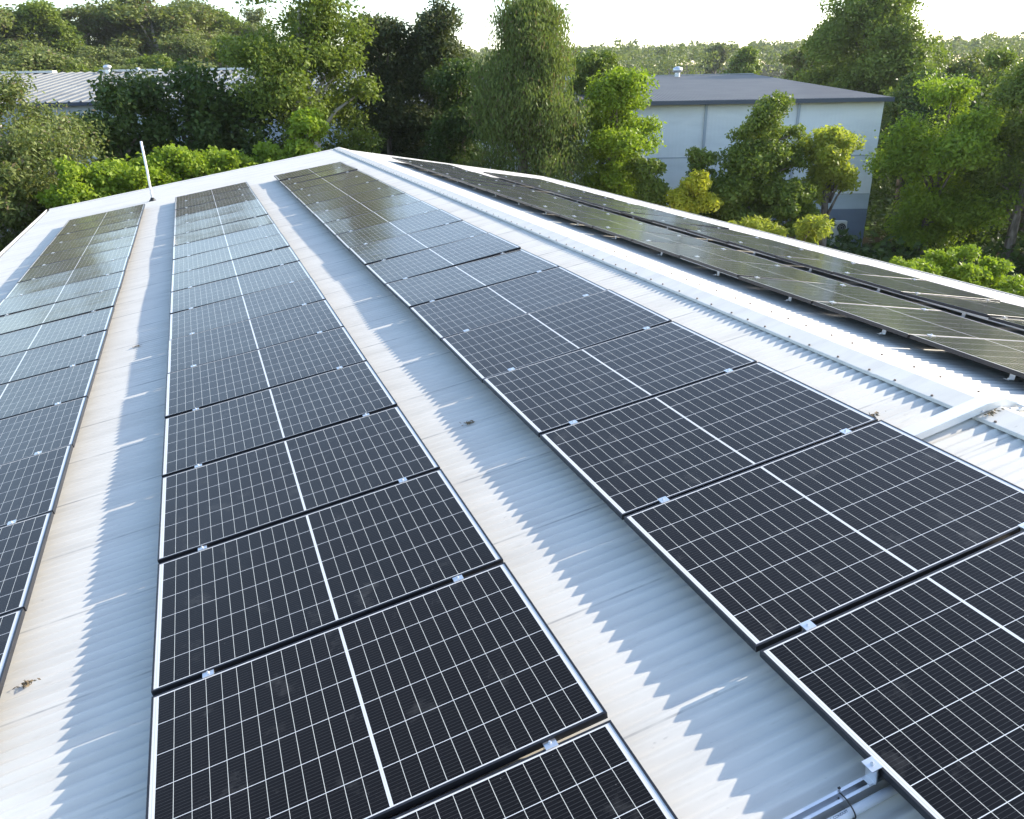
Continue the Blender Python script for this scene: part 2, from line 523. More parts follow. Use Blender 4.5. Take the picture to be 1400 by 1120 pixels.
# ------------------------------------------------------------------ covered tray over the ridge
def tray():
    y = 1.005; hw = .044
    root = empty('cable_tray', (0, y, .05)); b_ = Vector((0, y, .05))
    tag(root, 'white folded metal cable tray bent over the ridge between panel rows', 'cable tray')
    path = [Lp(.80, y, .032), Lp(.03, y, .062), (.10, y, .064), Rp(.20, y, .060), Rp(1.05, y, .032)]
    path = [Vector(p)-b_ for p in path]
    def sweep(prof):
        m = MB(); n = len(prof)
        for p in path:
            for a_, h in prof: m.v.append((p.x, p.y+a_, p.z+h))
        for k in range(len(path)-1):
            for j in range(n):
                j2 = (j+1) % n; m.f.append((k*n+j, k*n+j2, (k+1)*n+j2, (k+1)*n+j))
        m.f.append(tuple(range(n))); m.f.append(tuple((len(path)-1)*n+j for j in reversed(range(n))))
        return m
    sweep([(-hw, -.012), (hw, -.012), (hw, .036), (-hw, .040)]).build('tray_body', STEEL2, root)
    sweep([(-hw-.004, .028), (-hw-.004, .041), (hw+.004, .041), (hw+.004, .028), (hw+.001, .028), (hw+.001, .0375), (-hw-.001, .0375), (-hw-.001, .028)]).build('tray_lid', STEEL2, root)
    c = MB(); c.box(.22, -hw-.05, .0, .02, .10, .012); c.tube([(.12, -hw-.03, -.01), (.55, -hw-.035, -.06)], [.012, .012], 10)
    c.build('side_conduit', PVC, root)
    s = MB()
    for x_, z_ in ((-.08, .0), (.30, -.03)):
        s.tube([(x_, -hw-.004, z_), (x_, -hw-.014, z_)], [.008, .006], 8)
    s.build('fixing_screws', STEEL, root)
STEEL2 = mat('white_coated_steel', (.70, .70, .69), .38, .25)
tray()

# ------------------------------------------------------------------ vent pipe
def vent():
    p = Vector(Lp(5.52, 20.96, .0)); r = empty('vent_pipe', p)
    tag(r, 'thin white vent pipe standing at the far end of the white roof', 'vent pipe')
    m = MB(); m.tube([(0, 0, -.05), (0, 0, .8), (-.012, 0, 1.48)], [.029, .029, .029], 20); m.tube([(-.012, 0, 1.48), (-.012, 0, 1.49)], [.032, .026], 20)
    m.build('pipe', WHITE, r, True)
    f = MB(); f.tube([(0, 0, .0), (.0, 0, .05), (0, 0, .09)], [.10, .055, .036], 20); f.build('rubber_boot', BLACKP, r, True)
vent()

# ------------------------------------------------------------------ leaf litter on the roof
LIT = mat('dry_leaf', (.20, .15, .09), .9)
def litter(u, y, sz, label, fn=Lp, n=40, h0=.012):
    p = Vector(fn(u, y, h0)); mb = MB()
    for k in range(n):
        a_, rr = random.random()*6.28, abs(random.gauss(0, .5))*sz
        c = Vector((rr*math.cos(a_)*1.7, rr*math.sin(a_)*.7, random.random()*.012 - rr*math.cos(a_)*1.7*(-SN if fn is Lp else SN)))
        d = Vector((random.gauss(0, 1), random.gauss(0, 1), random.gauss(0, .3))).normalized()*random.uniform(.006, .02)
        e = d.orthogonal().normalized()*random.uniform(.002, .006)
        mb.quad(c-d, c+e, c+d, c-e)
    o = mb.build('leaf_litter', LIT); o.location = p
    tag(o, label, 'leaf litter')
litter(.52, 1.36, .05, 'small clump of dry leaves on white roof between ridge and panels')
litter(.62, 1.17, .05, 'dry leaves caught at the upper corner of a panel joint')
litter(5.575, 1.75, .035, 'clump of mossy dry leaves beside the lower left panel edge', n=45)
litter(.03, .93, .05, 'scatter of dry leaves on the ridge cap near the cable tray', h0=.045)
litter(2.72, 3.02, .03, 'dark wad of leaves in the blue shadow between two panel rows', n=50)
litter(5.28, 7.45, .03, 'dark speck of leaves at shadow edge left of the middle row')

# ------------------------------------------------------------------ foliage
def leaf_mat(name, ca, cb, trans=.35, cc=None):
    m = bpy.data.materials.new(name); m.use_nodes = True; g = NG(m)
    geo = g.n.new('ShaderNodeNewGeometry')
    co = g.coord('Object')
    n = g.noise(co, .8, 3, .6)
    f = g.math('ADD', g.math('MULTIPLY', geo.outputs['Random Per Island'], .6), g.math('MULTIPLY', g.ramp(n, .35, .65), .5))
    col = g.mix(f, ca, cb)
    if cc: col = g.mix(g.math('GREATER_THAN', geo.outputs['Random Per Island'], .93), col, cc)
    g.link(col, g.b.inputs['Base Color']); g.b.inputs['Roughness'].default_value = .5; g.b.inputs['Specular IOR Level'].default_value = .16
    tr = g.n.new('ShaderNodeBsdfTranslucent')
    hs = g.n.new('ShaderNodeMix'); hs.data_type = 'RGBA'; hs.blend_type = 'MULTIPLY'; hs.inputs[0].default_value = 1
    g.link(col, hs.inputs[6]); hs.inputs[7].default_value = (1.5, 1.6, .7, 1)
    g.link(hs.outputs[2], tr.inputs[0])
    mx = g.n.new('ShaderNodeMixShader'); mx.inputs[0].default_value = trans
    g.link(g.b.outputs[0], mx.inputs[1]); g.link(tr.outputs[0], mx.inputs[2])
    g.link(mx.outputs[0], g.n['Material Output'].inputs['Surface'])
    return m
LM = {
 'bright': leaf_mat('bright_green_leaf', (.145, .220, .020), (.245, .310, .036), 0.36),
 'mid': leaf_mat('mid_green_leaf', (.092, .134, .024), (.170, .212, .040), 0.3),
 'grey': leaf_mat('grey_green_leaf', (.105, .135, .042), (.180, .205, .064), 0.28, (.16, .13, .08)),
 'dark': leaf_mat('dark_green_leaf', (.042, .074, .018), (.080, .115, .028), 0.26),
 'brown': leaf_mat('dull_dark_leaf', (.048, .062, .024), (.082, .096, .036), .25),
 'yellow': leaf_mat('yellow_leaf', (.34, .34, .035), (.46, .43, .05), .42),
 'lime': leaf_mat('yellow_green_leaf', (.21, .25, .035), (.32, .33, .06), .42),
 'weep': leaf_mat('weeping_leaf', (.095, .132, .036), (.155, .190, .052), 0.3, (.14, .11, .06)),
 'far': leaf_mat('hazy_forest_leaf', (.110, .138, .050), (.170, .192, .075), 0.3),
}
BARK = mat('grey_bark', (.16, .13, .10), .9)
_g = NG(BARK); _c = _g.coord('Object')
_g.link(_g.mix(_g.ramp(_g.noise(_g.mapping(_c, (3, 3, .7)), 3, 5), .4, .65), (.10, .08, .06), (.24, .20, .16)), _g.b.inputs['Base Color'])
PALEBARK = mat('pale_gum_bark', (.42, .38, .33), .8)

def unit(a): return a/np.maximum(np.linalg.norm(a, axis=1, keepdims=True), 1e-9)
def leaf_quads(cen, nrm, length, width, droop=None):
    """rhombic leaves: centres, normals -> vertex array (n*4,3)"""
    n = len(cen)
    t = RNG.normal(size=(n, 3))
    if droop is not None: t = t*(1-droop) + np.array([0, 0, -1.0])*droop*2
    t = unit(t - nrm*(t*nrm).sum(1, keepdims=True)); b_ = np.cross(nrm, t)
    L = (length*RNG.uniform(.65, 1.35, n))[:, None]; W = (width*RNG.uniform(.65, 1.35, n))[:, None]
    v = np.empty((n, 4, 3))
    v[:, 0] = cen - t*L*.5; v[:, 2] = cen + t*L*.5
    v[:, 1] = cen + b_*W*.5 - t*L*.08 + nrm*W*.12; v[:, 3] = cen - b_*W*.5 - t*L*.08 + nrm*W*.12
    return v.reshape(-1, 3)
def quads_mesh(name, v, m):
    n = len(v)//4; me = bpy.data.meshes.new(name)
    me.vertices.add(n*4); me.vertices.foreach_set('co', v.astype(np.float32).ravel())
    me.loops.add(n*4); me.loops.foreach_set('vertex_index', np.arange(n*4, dtype=np.int32))
    me.polygons.add(n); me.polygons.foreach_set('loop_start', np.arange(0, n*4, 4, dtype=np.int32))
    me.polygons.foreach_set('loop_total', np.full(n, 4, dtype=np.int32))
    me.materials.append(m); me.update(); me.validate()
    return me
def puffs(kind, rx, rz, zc, npf):
    """clump centres and radii inside the crown envelope (local, base at z=0)"""
    d = unit(RNG.normal(size=(npf, 3))); k = RNG.uniform(.35, 1, npf)**.55
    p = d*k[:, None]
    if kind == 'cone':
        h = RNG.uniform(-1, 1, npf)**1; wd = np.clip(.78-.62*h, .12, 1.1)*RNG.uniform(.5, 1, npf)
        a_ = RNG.uniform(0, 6.283, npf); p = np.stack([np.cos(a_)*wd, np.sin(a_)*wd, h], 1)
    elif kind == 'column':
        h = RNG.uniform(-1, 1, npf); wd = np.sqrt(np.clip(1-np.abs(h)**2.6, .04, 1))*RNG.uniform(.45, 1, npf)
        a_ = RNG.uniform(0, 6.283, npf); p = np.stack([np.cos(a_)*wd, np.sin(a_)*wd, h], 1)
    c = p*np.array([rx, rx, rz])*.88 + np.array([0, 0, zc])
    return c
def make_tree(name, label, x, y, ztop, zbot, r, kind='round', leaf='mid', n=9000, ls=.20, lw=.11, npf=34, pf=.36, base=None, cat='tree', group=None, droop=None, bark=None, lean=(0, 0), seed=None):
    global RNG
    if seed is not None: RNG = np.random.default_rng(seed)
    if base is None: base = float(terrain(np.array(x), np.array(y)))
    t = empty(name, (x, y, base)); tag(t, label, cat, group)
    h = ztop-base; zb = max(zbot-base, .25); zc = (h+zb)/2; rz = (h-zb)/2
    nl = max(9, int(npf*.8)); L0 = puffs(kind, r, rz, zc, nl)          # limbs' ends carry lobes
    L0[:, 0] += lean[0]*(L0[:, 2]-zc)/max(rz, .1); L0[:, 1] += lean[1]*(L0[:, 2]-zc)/max(rz, .1)
    lr = 1.22*pf*min(r, rz*1.3)*RNG.uniform(.65, 1.35, nl)
    per = 9; li = np.repeat(np.arange(nl), per); npf = nl*per
    dd = unit(RNG.normal(size=(npf, 3))); dd[:, 2] = np.abs(dd[:, 2])*.8 - .25
    c = L0[li] + dd*(lr[li]*RNG.uniform(.35, 1.05, npf))[:, None]
    n = int(n*3.0); ls = ls*.88; lw = lw*.9
    pr = lr[li]*RNG.uniform(.36, .72, npf)
    idx = RNG.choice(npf, n, p=pr**2/np.sum(pr**2))
    d = unit(RNG.normal(size=(n, 3))); d[:, 2] *= .8
    rad = RNG.uniform(.0, 1, n)**.42
    cen = c[idx] + d*(rad*pr[idx])[:, None]
    cen += RNG.normal(size=cen.shape)*.035*r
    ns = n//9                      # stray sprays between the clumps
    ks = RNG.integers(0, npf, ns); tt = RNG.uniform(.3, 1.0, ns)[:, None]
    cen[:ns] = np.array([0, 0, zc]) + (c[ks]-np.array([0, 0, zc]))*tt + RNG.normal(size=(ns, 3))*.11*r
    if droop is not None:      # hanging strands
        cen[:, 2] -= RNG.exponential(.45, n)*r*.28
    cen[:, 2] = np.minimum(cen[:, 2], h+.08*r)
    nr = unit(RNG.normal(size=(n, 3))*.75 + d*.55 + np.array([0, 0, .45]))
    if droop is not None: nr = unit(RNG.normal(size=(n, 3))*np.array([1, 1, .25]))
    v = leaf_quads(cen, nr, ls, lw, droop)
    link('crown', quads_mesh('crown', v, LM[leaf]), t)
    # trunk with limbs
    mb = MB(); tr = max(.05, .05*h**.9*.55)
    top = np.array([lean[0]*.5, lean[1]*.5, zc+rz*.45])
    spine = [(0, 0, -.3), (RNG.normal()*.06*r, RNG.normal()*.06*r, h*.25), (RNG.normal()*.1*r+lean[0]*.1, RNG.normal()*.1*r, zb+(zc-zb)*.5), tuple(top)]
    mb.tube(spine, [tr*1.25, tr, tr*.75, tr*.2], 8)
    for k in range(min(nl, 16)):
        e = L0[k]; z0 = min(max(h*.22, e[2]-RNG.uniform(.5, 1)*r), zc+rz*.3)
        f0 = (z0)/max(top[2], .1); s0 = np.array([top[0]*f0, top[1]*f0, z0])
        m_ = s0*.5+e*.5 + np.array([0, 0, .12*r])
        mb.tube([tuple(s0), tuple(m_), tuple(e)], [tr*.42, tr*.26, tr*.08], 6)
    mb.build('trunk', bark or BARK, t, True)
    return t
def copy_tree(src, label, loc, sc, rz):
    r = src.copy(); C.objects.link(r); r['label'] = label; r.location = loc; r.scale = sc; r.rotation_euler = (0, 0, rz)
    for ch in list(src.children):
        c = ch.copy(); C.objects.link(c); c.parent = r
    return r

GF = 'trees beyond the far gable'
make_tree('eucalypt_tree', 'shaggy grey green eucalypt at the left picture edge in front of the ribbed roof', -10.2, 30.5, 3.1, -5.2, 2.7, 'round', 'grey', 24000, .17, .075, 44, .32, seed=21, bark=PALEBARK)
make_tree('eucalypt_tree', 'low grey green eucalypt beyond the left eave below the shaggy one', -10.8, 26.8, .7, -5.5, 1.5, 'round', 'grey', 6500, .22, .09, 22, .38, seed=22)
make_tree('broadleaf_tree', 'dark green tree behind the bright hedge below the ribbed roof eave', -7.0, 34.8, 2.3, -5.5, 2.2, 'round', 'dark', 9000, .24, .13, 34, .36, seed=23)
make_tree('broadleaf_tree', 'wide shaded tree between the ribbed roof and the tall gum', -4.2, 37.0, 4.2, -5.6, 3.2, 'round', 'dark', 12000, .26, .14, 42, .34, seed=24)
make_tree('gum_tree', 'tall open crowned gum with pale limbs rising above the ribbed roof', .7, 35.6, 7.0, -3.2, 3.0, 'round', 'mid', 13500, .22, .11, 46, .30, seed=25, bark=PALEBARK)
make_tree('young_tree', 'small bright leaved tree standing in front of the tall gum', -.3, 29.7, 1.4, -2.6, .95, 'round', 'bright', 3200, .20, .11, 18, .40, seed=26)
make_tree('dark_tree', 'dark brownish tree right of the tall gum against the sky', 5.3, 39.8, 5.0, -6.3, 2.2, 'column', 'brown', 15000, .24, .12, 40, .40, seed=27)
make_tree('dark_tree', 'pointed dark tree between the brownish tree and the weeping tree', 7.6, 38.2, 5.3, -6.3, 2.2, 'cone', 'brown', 15000, .24, .10, 44, .36, seed=28)
make_tree('dark_tree', 'lower dark tree tucked against the weeping tree on its left', 7.6, 34.5, 2.7, -6.3, 1.7, 'column', 'dark', 10000, .22, .11, 30, .42, seed=29)
make_tree('weeping_tree', 'tall weeping tree with hanging grey green strands in the middle', 9.05, 30.3, 5.3, -4.4, 3.0, 'cone', 'weep', 36000, .20, .06, 76, .27, seed=30, droop=.55)
make_tree('broadleaf_tree', 'green tree top showing behind the bright tree at the grey roof', 18.6, 42.4, 4.6, -3, 1.75, 'round', 'mid', 7000, .24, .13, 28, .38, seed=31)
make_tree('broadleaf_tree', 'bright green tree in front of the left end of the grey wall', 12.9, 29.6, 3.0, -5.6, 1.6, 'round', 'bright', 13000, .18, .10, 62, .40, seed=32)
make_tree('bushy_tree', 'round green bush between the bright tree and the yellow bush', 13.5, 28.1, -1.1, -5.2, 1.0, 'round', 'mid', 4200, .19, .10, 20, .40, seed=33)
make_tree('yellow_bush', 'yellow leaved bush before the grey wall beside the panels', 14.7, 26.2, -1.4, -5.2, .95, 'round', 'yellow', 4200, .18, .10, 20, .38, seed=34)
make_tree('young_tree', 'slim open sapling with pale green tips between yellow bush and wall', 16.0, 27.6, -.35, -4.2, .65, 'round', 'mid', 1500, .15, .08, 16, .40, seed=35)
make_tree('broadleaf_tree', 'wide green tree hiding the middle of the grey wall', 17.7, 26.4, -.8, -5.4, 1.6, 'round', 'mid', 9000, .20, .11, 34, .34, seed=36)
make_tree('broadleaf_tree', 'taller tree rising to the eave of the grey wall between two downpipes', 18.8, 26.9, 1.7, -4.5, 1.45, 'round', 'mid', 9000, .17, .09, 36, .36, seed=37)
make_tree('broadleaf_tree', 'small round tree right of the wide green tree before the wall', 18.6, 24.6, -1.8, -5.2, 1.0, 'round', 'mid', 4500, .19, .10, 22, .38, seed=38)
make_tree('yellow_green_tree', 'leaning yellow green tree near the right corner of the grey wall', 21.4, 25.8, .5, -3.9, 1.35, 'round', 'lime', 4600, .20, .11, 20, .38, lean=(.75, -.1), seed=39)
make_tree('giant_tree', 'huge dark dome shaped tree towering behind the grey warehouse corner', 49.9, 54.0, 8.8, -6, 5.6, 'column', 'mid', 36000, .32, .18, 64, .30, seed=40)
make_tree('broadleaf_tree', 'paler tree peeping out left of the huge dome shaped tree', 57.2, 70.3, 5.6, -3, 2.5, 'round', 'grey', 5000, .42, .22, 24, .4, seed=41)
make_tree('broadleaf_tree', 'olive tree right of the huge dome shaped tree', 59.5, 54.0, 4.2, -4, 3.0, 'round', 'grey', 6500, .42, .22, 26, .38, seed=42)
make_tree('broadleaf_tree', 'large green tree covering the right end of the grey warehouse', 29.0, 26.9, 1.8, -6.6, 2.9, 'round', 'bright', 16000, .20, .11, 28, .31, seed=43)
make_tree('broadleaf_tree', 'tall tree at the right picture edge with thin bare lower stems', 31.2, 24.0, 2.6, -5.6, 2.3, 'round', 'mid', 10000, .20, .11, 22, .36, seed=44)
make_tree('broadleaf_tree', 'green tree further back between the two large trees on the right', 43.9, 36.9, 3.5, -5, 2.9, 'round', 'mid', 9000, .32, .17, 36, .34, seed=45)
for x, y, zt, r, lf, lb, sd in (
    (34.5, 30.5, 1.2, 2.4, 'dark', 'shaded tree behind the large green tree at the warehouse corner', 50),
    (39.5, 29.5, 1.9, 2.6, 'mid', 'spreading tree at the far right behind the bare stemmed tree', 51),
    (40.5, 39.5, 2.2, 2.8, 'dark', 'dark tree just right of the grey warehouse end wall', 52),
    (52.0, 40.0, 3.2, 3.4, 'grey', 'grey green tree far back at the right picture edge', 53),
    (60.0, 62.0, 3.6, 3.6, 'grey', 'grey green tree below the right side of the huge dome shaped tree', 54),
    (47.5, 45.5, 2.6, 3.0, 'mid', 'rounded tree below and in front of the huge dome shaped tree', 55)):
    make_tree('broadleaf_tree', lb, x, y, zt, -6.2, r, 'round', lf, 9000, .30, .16, 34, .34, seed=sd)
# big trees past the right eave, out of view to the right, that the right-hand panels mirror
for k, (x, y, zt, r) in enumerate(((36, 17.5, 4.5, 3.2), (34, 11, 5.5, 3.4), (37, 4.5, 5.0, 3.4), (33, -2, 4.5, 3.2), (42, 22, 5.5, 3.4), (44, 9, 7.0, 3.6))):
    make_tree('broadleaf_tree', '%s tree of the belt past the right eave, counted from the rightmost bare stemmed tree' % ORD[k], x, y, zt, -6.5, r, 'round', 'mid', 7000, .34, .19, 34, .34, group='tree belt past the right eave', seed=150+k)
mb = MB(); mb.quad((7, 14, GZ+.006), (33, 4, GZ+.006), (29, 31.5, GZ+.006), (8, 40, GZ+.006))  # pale paving added to bounce sunlight up onto the grey warehouse wall
_m = mat('pale_concrete', (.36, .35, .33), .9, 0, .1); _q = NG(_m); _k = _q.coord('Object')
_q.link(_q.mix(_q.ramp(_q.noise(_k, .7, 6), .4, .65), (.38, .37, .34), (.27, .26, .24)), _q.b.inputs['Base Color'])
o = mb.build('added_bounce_paving', _m); o['kind'] = 'structure'
def undergrowth():
    global RNG
    RNG = np.random.default_rng(8)
    n = 90000
    sel = RNG.uniform(size=n) < .55
    x = np.where(sel, RNG.uniform(-22, 17, n), RNG.uniform(22, 60, n)); y = np.where(sel, RNG.uniform(29.5, 49, n), RNG.uniform(16, 60, n))
    ok = ~((x > 10) & (x < 48) & (y > 29.0-(x-29.5)*.43) & (y > 20) & (x < 30.5+(y-31)*.4))
    x, y = x[ok], y[ok]; n = len(x)
    hh = 1.0+1.1*np.sin(x*1.1+2*np.sin(y*.7))*np.cos(y*.9+x*.3)
    z = GZ + np.abs(RNG.uniform(0, 1, n))**.7*np.clip(hh, .15, 2.4)
    nr = unit(RNG.normal(size=(n, 3))*.7+np.array([0, 0, .8]))
    o = link('undergrowth', quads_mesh('undergrowth', leaf_quads(np.stack([x, y, z], 1), nr, .42, .22), LM['dark']))
    tag(o, 'dark undergrowth beneath the trees around the roof', 'undergrowth', None, 'stuff')
undergrowth()
hg = 'bright shrubs beyond the far gable'
for i, (x, y, zt, zb, r, lb) in enumerate((
    (-7.6, 26.8, .1, -4.2, 1.2, 'leftmost bright shrub beyond the far gable, lower than the rest'),
    (-6.4, 27.7, .45, -4.2, 1.5, 'tallest bright green shrub beyond the gable left of the vent pipe'),
    (-5.0, 28.4, .3, -4.2, 1.55, 'bright green shrub directly behind the white vent pipe'),
    (-3.5, 28.9, .45, -4.2, 1.4, 'bright shrub right of the vent pipe beyond the gable'),
    (-1.9, 29.3, .35, -4.2, 1.2, 'rightmost bright shrub beyond the gable near the ridge'))):
    make_tree('bright_shrub', lb, x, y, zt, zb, r, 'round', 'bright', 6500, .17, .11, 40, .27, cat='shrub', group=hg, seed=60+i)
for i, (x, y, zt, zb, r, lb) in enumerate((
    (13.0, 13.2, -2.4, -5.6, .75, 'leftmost lime green shrub below the right eave'),
    (14.4, 13.1, -1.95, -5.6, .85, 'tallest lime green shrub below the right eave'),
    (15.7, 12.9, -2.5, -5.6, .8, 'lime green shrub behind the tallest one below the right eave'),
    (14.3, 10.9, -2.5, -5.6, .9, 'rightmost lime green shrub below the right eave'))):
    make_tree('lime_shrub', lb, x, y, zt, zb, r, 'round', 'bright', 7000, .14, .06, 40, .28, cat='shrub', group='lime green shrubs below the right eave', seed=70+i)
make_tree('low_shrub', 'pale feathery shrub over the right eave before the wide green tree', 14.4, 21.4, -2.6, -5.8, 1.0, 'round', 'lime', 4200, .24, .05, 22, .40, cat='shrub', seed=80)
make_tree('low_shrub', 'pale feathery shrub over the right eave near the outdoor fan units', 15.6, 20.4, -2.75, -5.8, .9, 'round', 'lime', 3800, .24, .05, 20, .40, cat='shrub', seed=81)

# hill trees at the left
P = [make_tree('hill_tree', 'x', 0, 0, 12+i, 3.5, 3.6, 'round', ('grey', 'mid', 'grey', 'far')[i], 6500, .42, .24, 30, .34, base=0.0, seed=90+i, bark=PALEBARK) for i in range(4)]
hill = [(-25, 122, 'skyline', 0), (-20.5, 124, 'skyline', 1), (-16, 133, 'skyline', 2), (-11.5, 137, 'skyline', 3), (-7, 130, 'skyline', 0), (-2.5, 137, 'skyline', 2), (2.5, 146, 'skyline', 1), (7.5, 150, 'skyline', 3),
        (-22.5, 95, 'lower slope', 3), (-18.2, 93, 'lower slope', 0), (-14, 94, 'lower slope', 1), (-10.6, 98, 'lower slope', 2), (-6.5, 101, 'lower slope', 1), (-2.6, 97, 'lower slope', 0), (1.2, 98, 'lower slope', 3), (5, 104, 'lower slope', 2),
        (-26, 108, 'middle slope', 1), (-20, 109, 'middle slope', 2), (-14.5, 112, 'middle slope', 0), (-9, 113, 'middle slope', 3), (-3.5, 115, 'middle slope', 2), (2, 118, 'middle slope', 1), (8, 120, 'middle slope', 0)]
TOPS = {'skyline': (11.0, 14.5), 'middle slope': (6.6, 8.6), 'lower slope': (4.0, 6.0)}
cnt = {}; first = set()
for x, y, tier, k in hill:
    cnt[tier] = cnt.get(tier, 0)+1
    lab = 'hill eucalypt, %s from the left on the %s behind the ribbed roof' % (ORD[cnt[tier]-1], tier)
    zb = float(terrain(np.array(float(x)), np.array(float(y)))); zt = random.uniform(*TOPS[tier])
    s = (zt-zb)/(12+k); sx = max(s, .8)*random.uniform(1.1, 1.5)
    if k not in first:
        first.add(k); o = P[k]; o['label'] = lab; o.location = (x, y, zb); o.scale = (sx, sx, s); o.rotation_euler = (0, 0, random.random()*6)
    else: o = copy_tree(P[k], lab, (x, y, zb), (sx, sx, s), random.random()*6)
    o['group'] = 'eucalypts on the hill at the left'
make_tree('conical_tree', 'bright conical tree in the far forest above the grey roof ridge', 73.5, 102, 5.4, -2.5, 2.7, 'cone', 'mid', 4200, .55, .3, 26, .42, seed=95)
make_tree('tall_gum', 'thin tall gum poking above the far forest skyline', 127, 187, 9.4, 2, 3.4, 'round', 'grey', 2600, .7, .4, 14, .42, seed=96)

def forest():
    global RNG
    RNG = np.random.default_rng(5)
    V = []
    nt = 1500
    r = np.sqrt(RNG.uniform(150**2, 620**2, nt)); a_ = np.radians(RNG.uniform(-22, 64, nt))
    x = -4+r*np.sin(a_); y = -2+r*np.cos(a_); z = terrain(x, y)
    for i in range(nt):
        if x[i] > 20 and r[i] < 190: continue
        rr = RNG.uniform(2.6, 4.4); h = RNG.uniform(9, 13.5); n = int(190*(150/r[i])**.6)+40
        pc = RNG.normal(size=(7, 3))*np.array([.5, .5, .32])*rr
        k = RNG.integers(0, 7, n); d = unit(RNG.normal(size=(n, 3)))
        cen = np.array([x[i], y[i], z[i]+h-rr*.8]) + pc[k] + d*rr*.5*(RNG.uniform(0, 1, n)**.4)[:, None]
        s = max(.55, r[i]*.0031)
        V.append(leaf_quads(cen, unit(RNG.normal(size=(n, 3))*.8+d*.5+np.array([0, 0, .4])), s*1.15, s*.7))
    o = link('forest', quads_mesh('forest', np.concatenate(V), LM['far']))
    tag(o, 'hazy eucalypt forest covering the distant hills', 'forest', None, 'stuff')
forest()

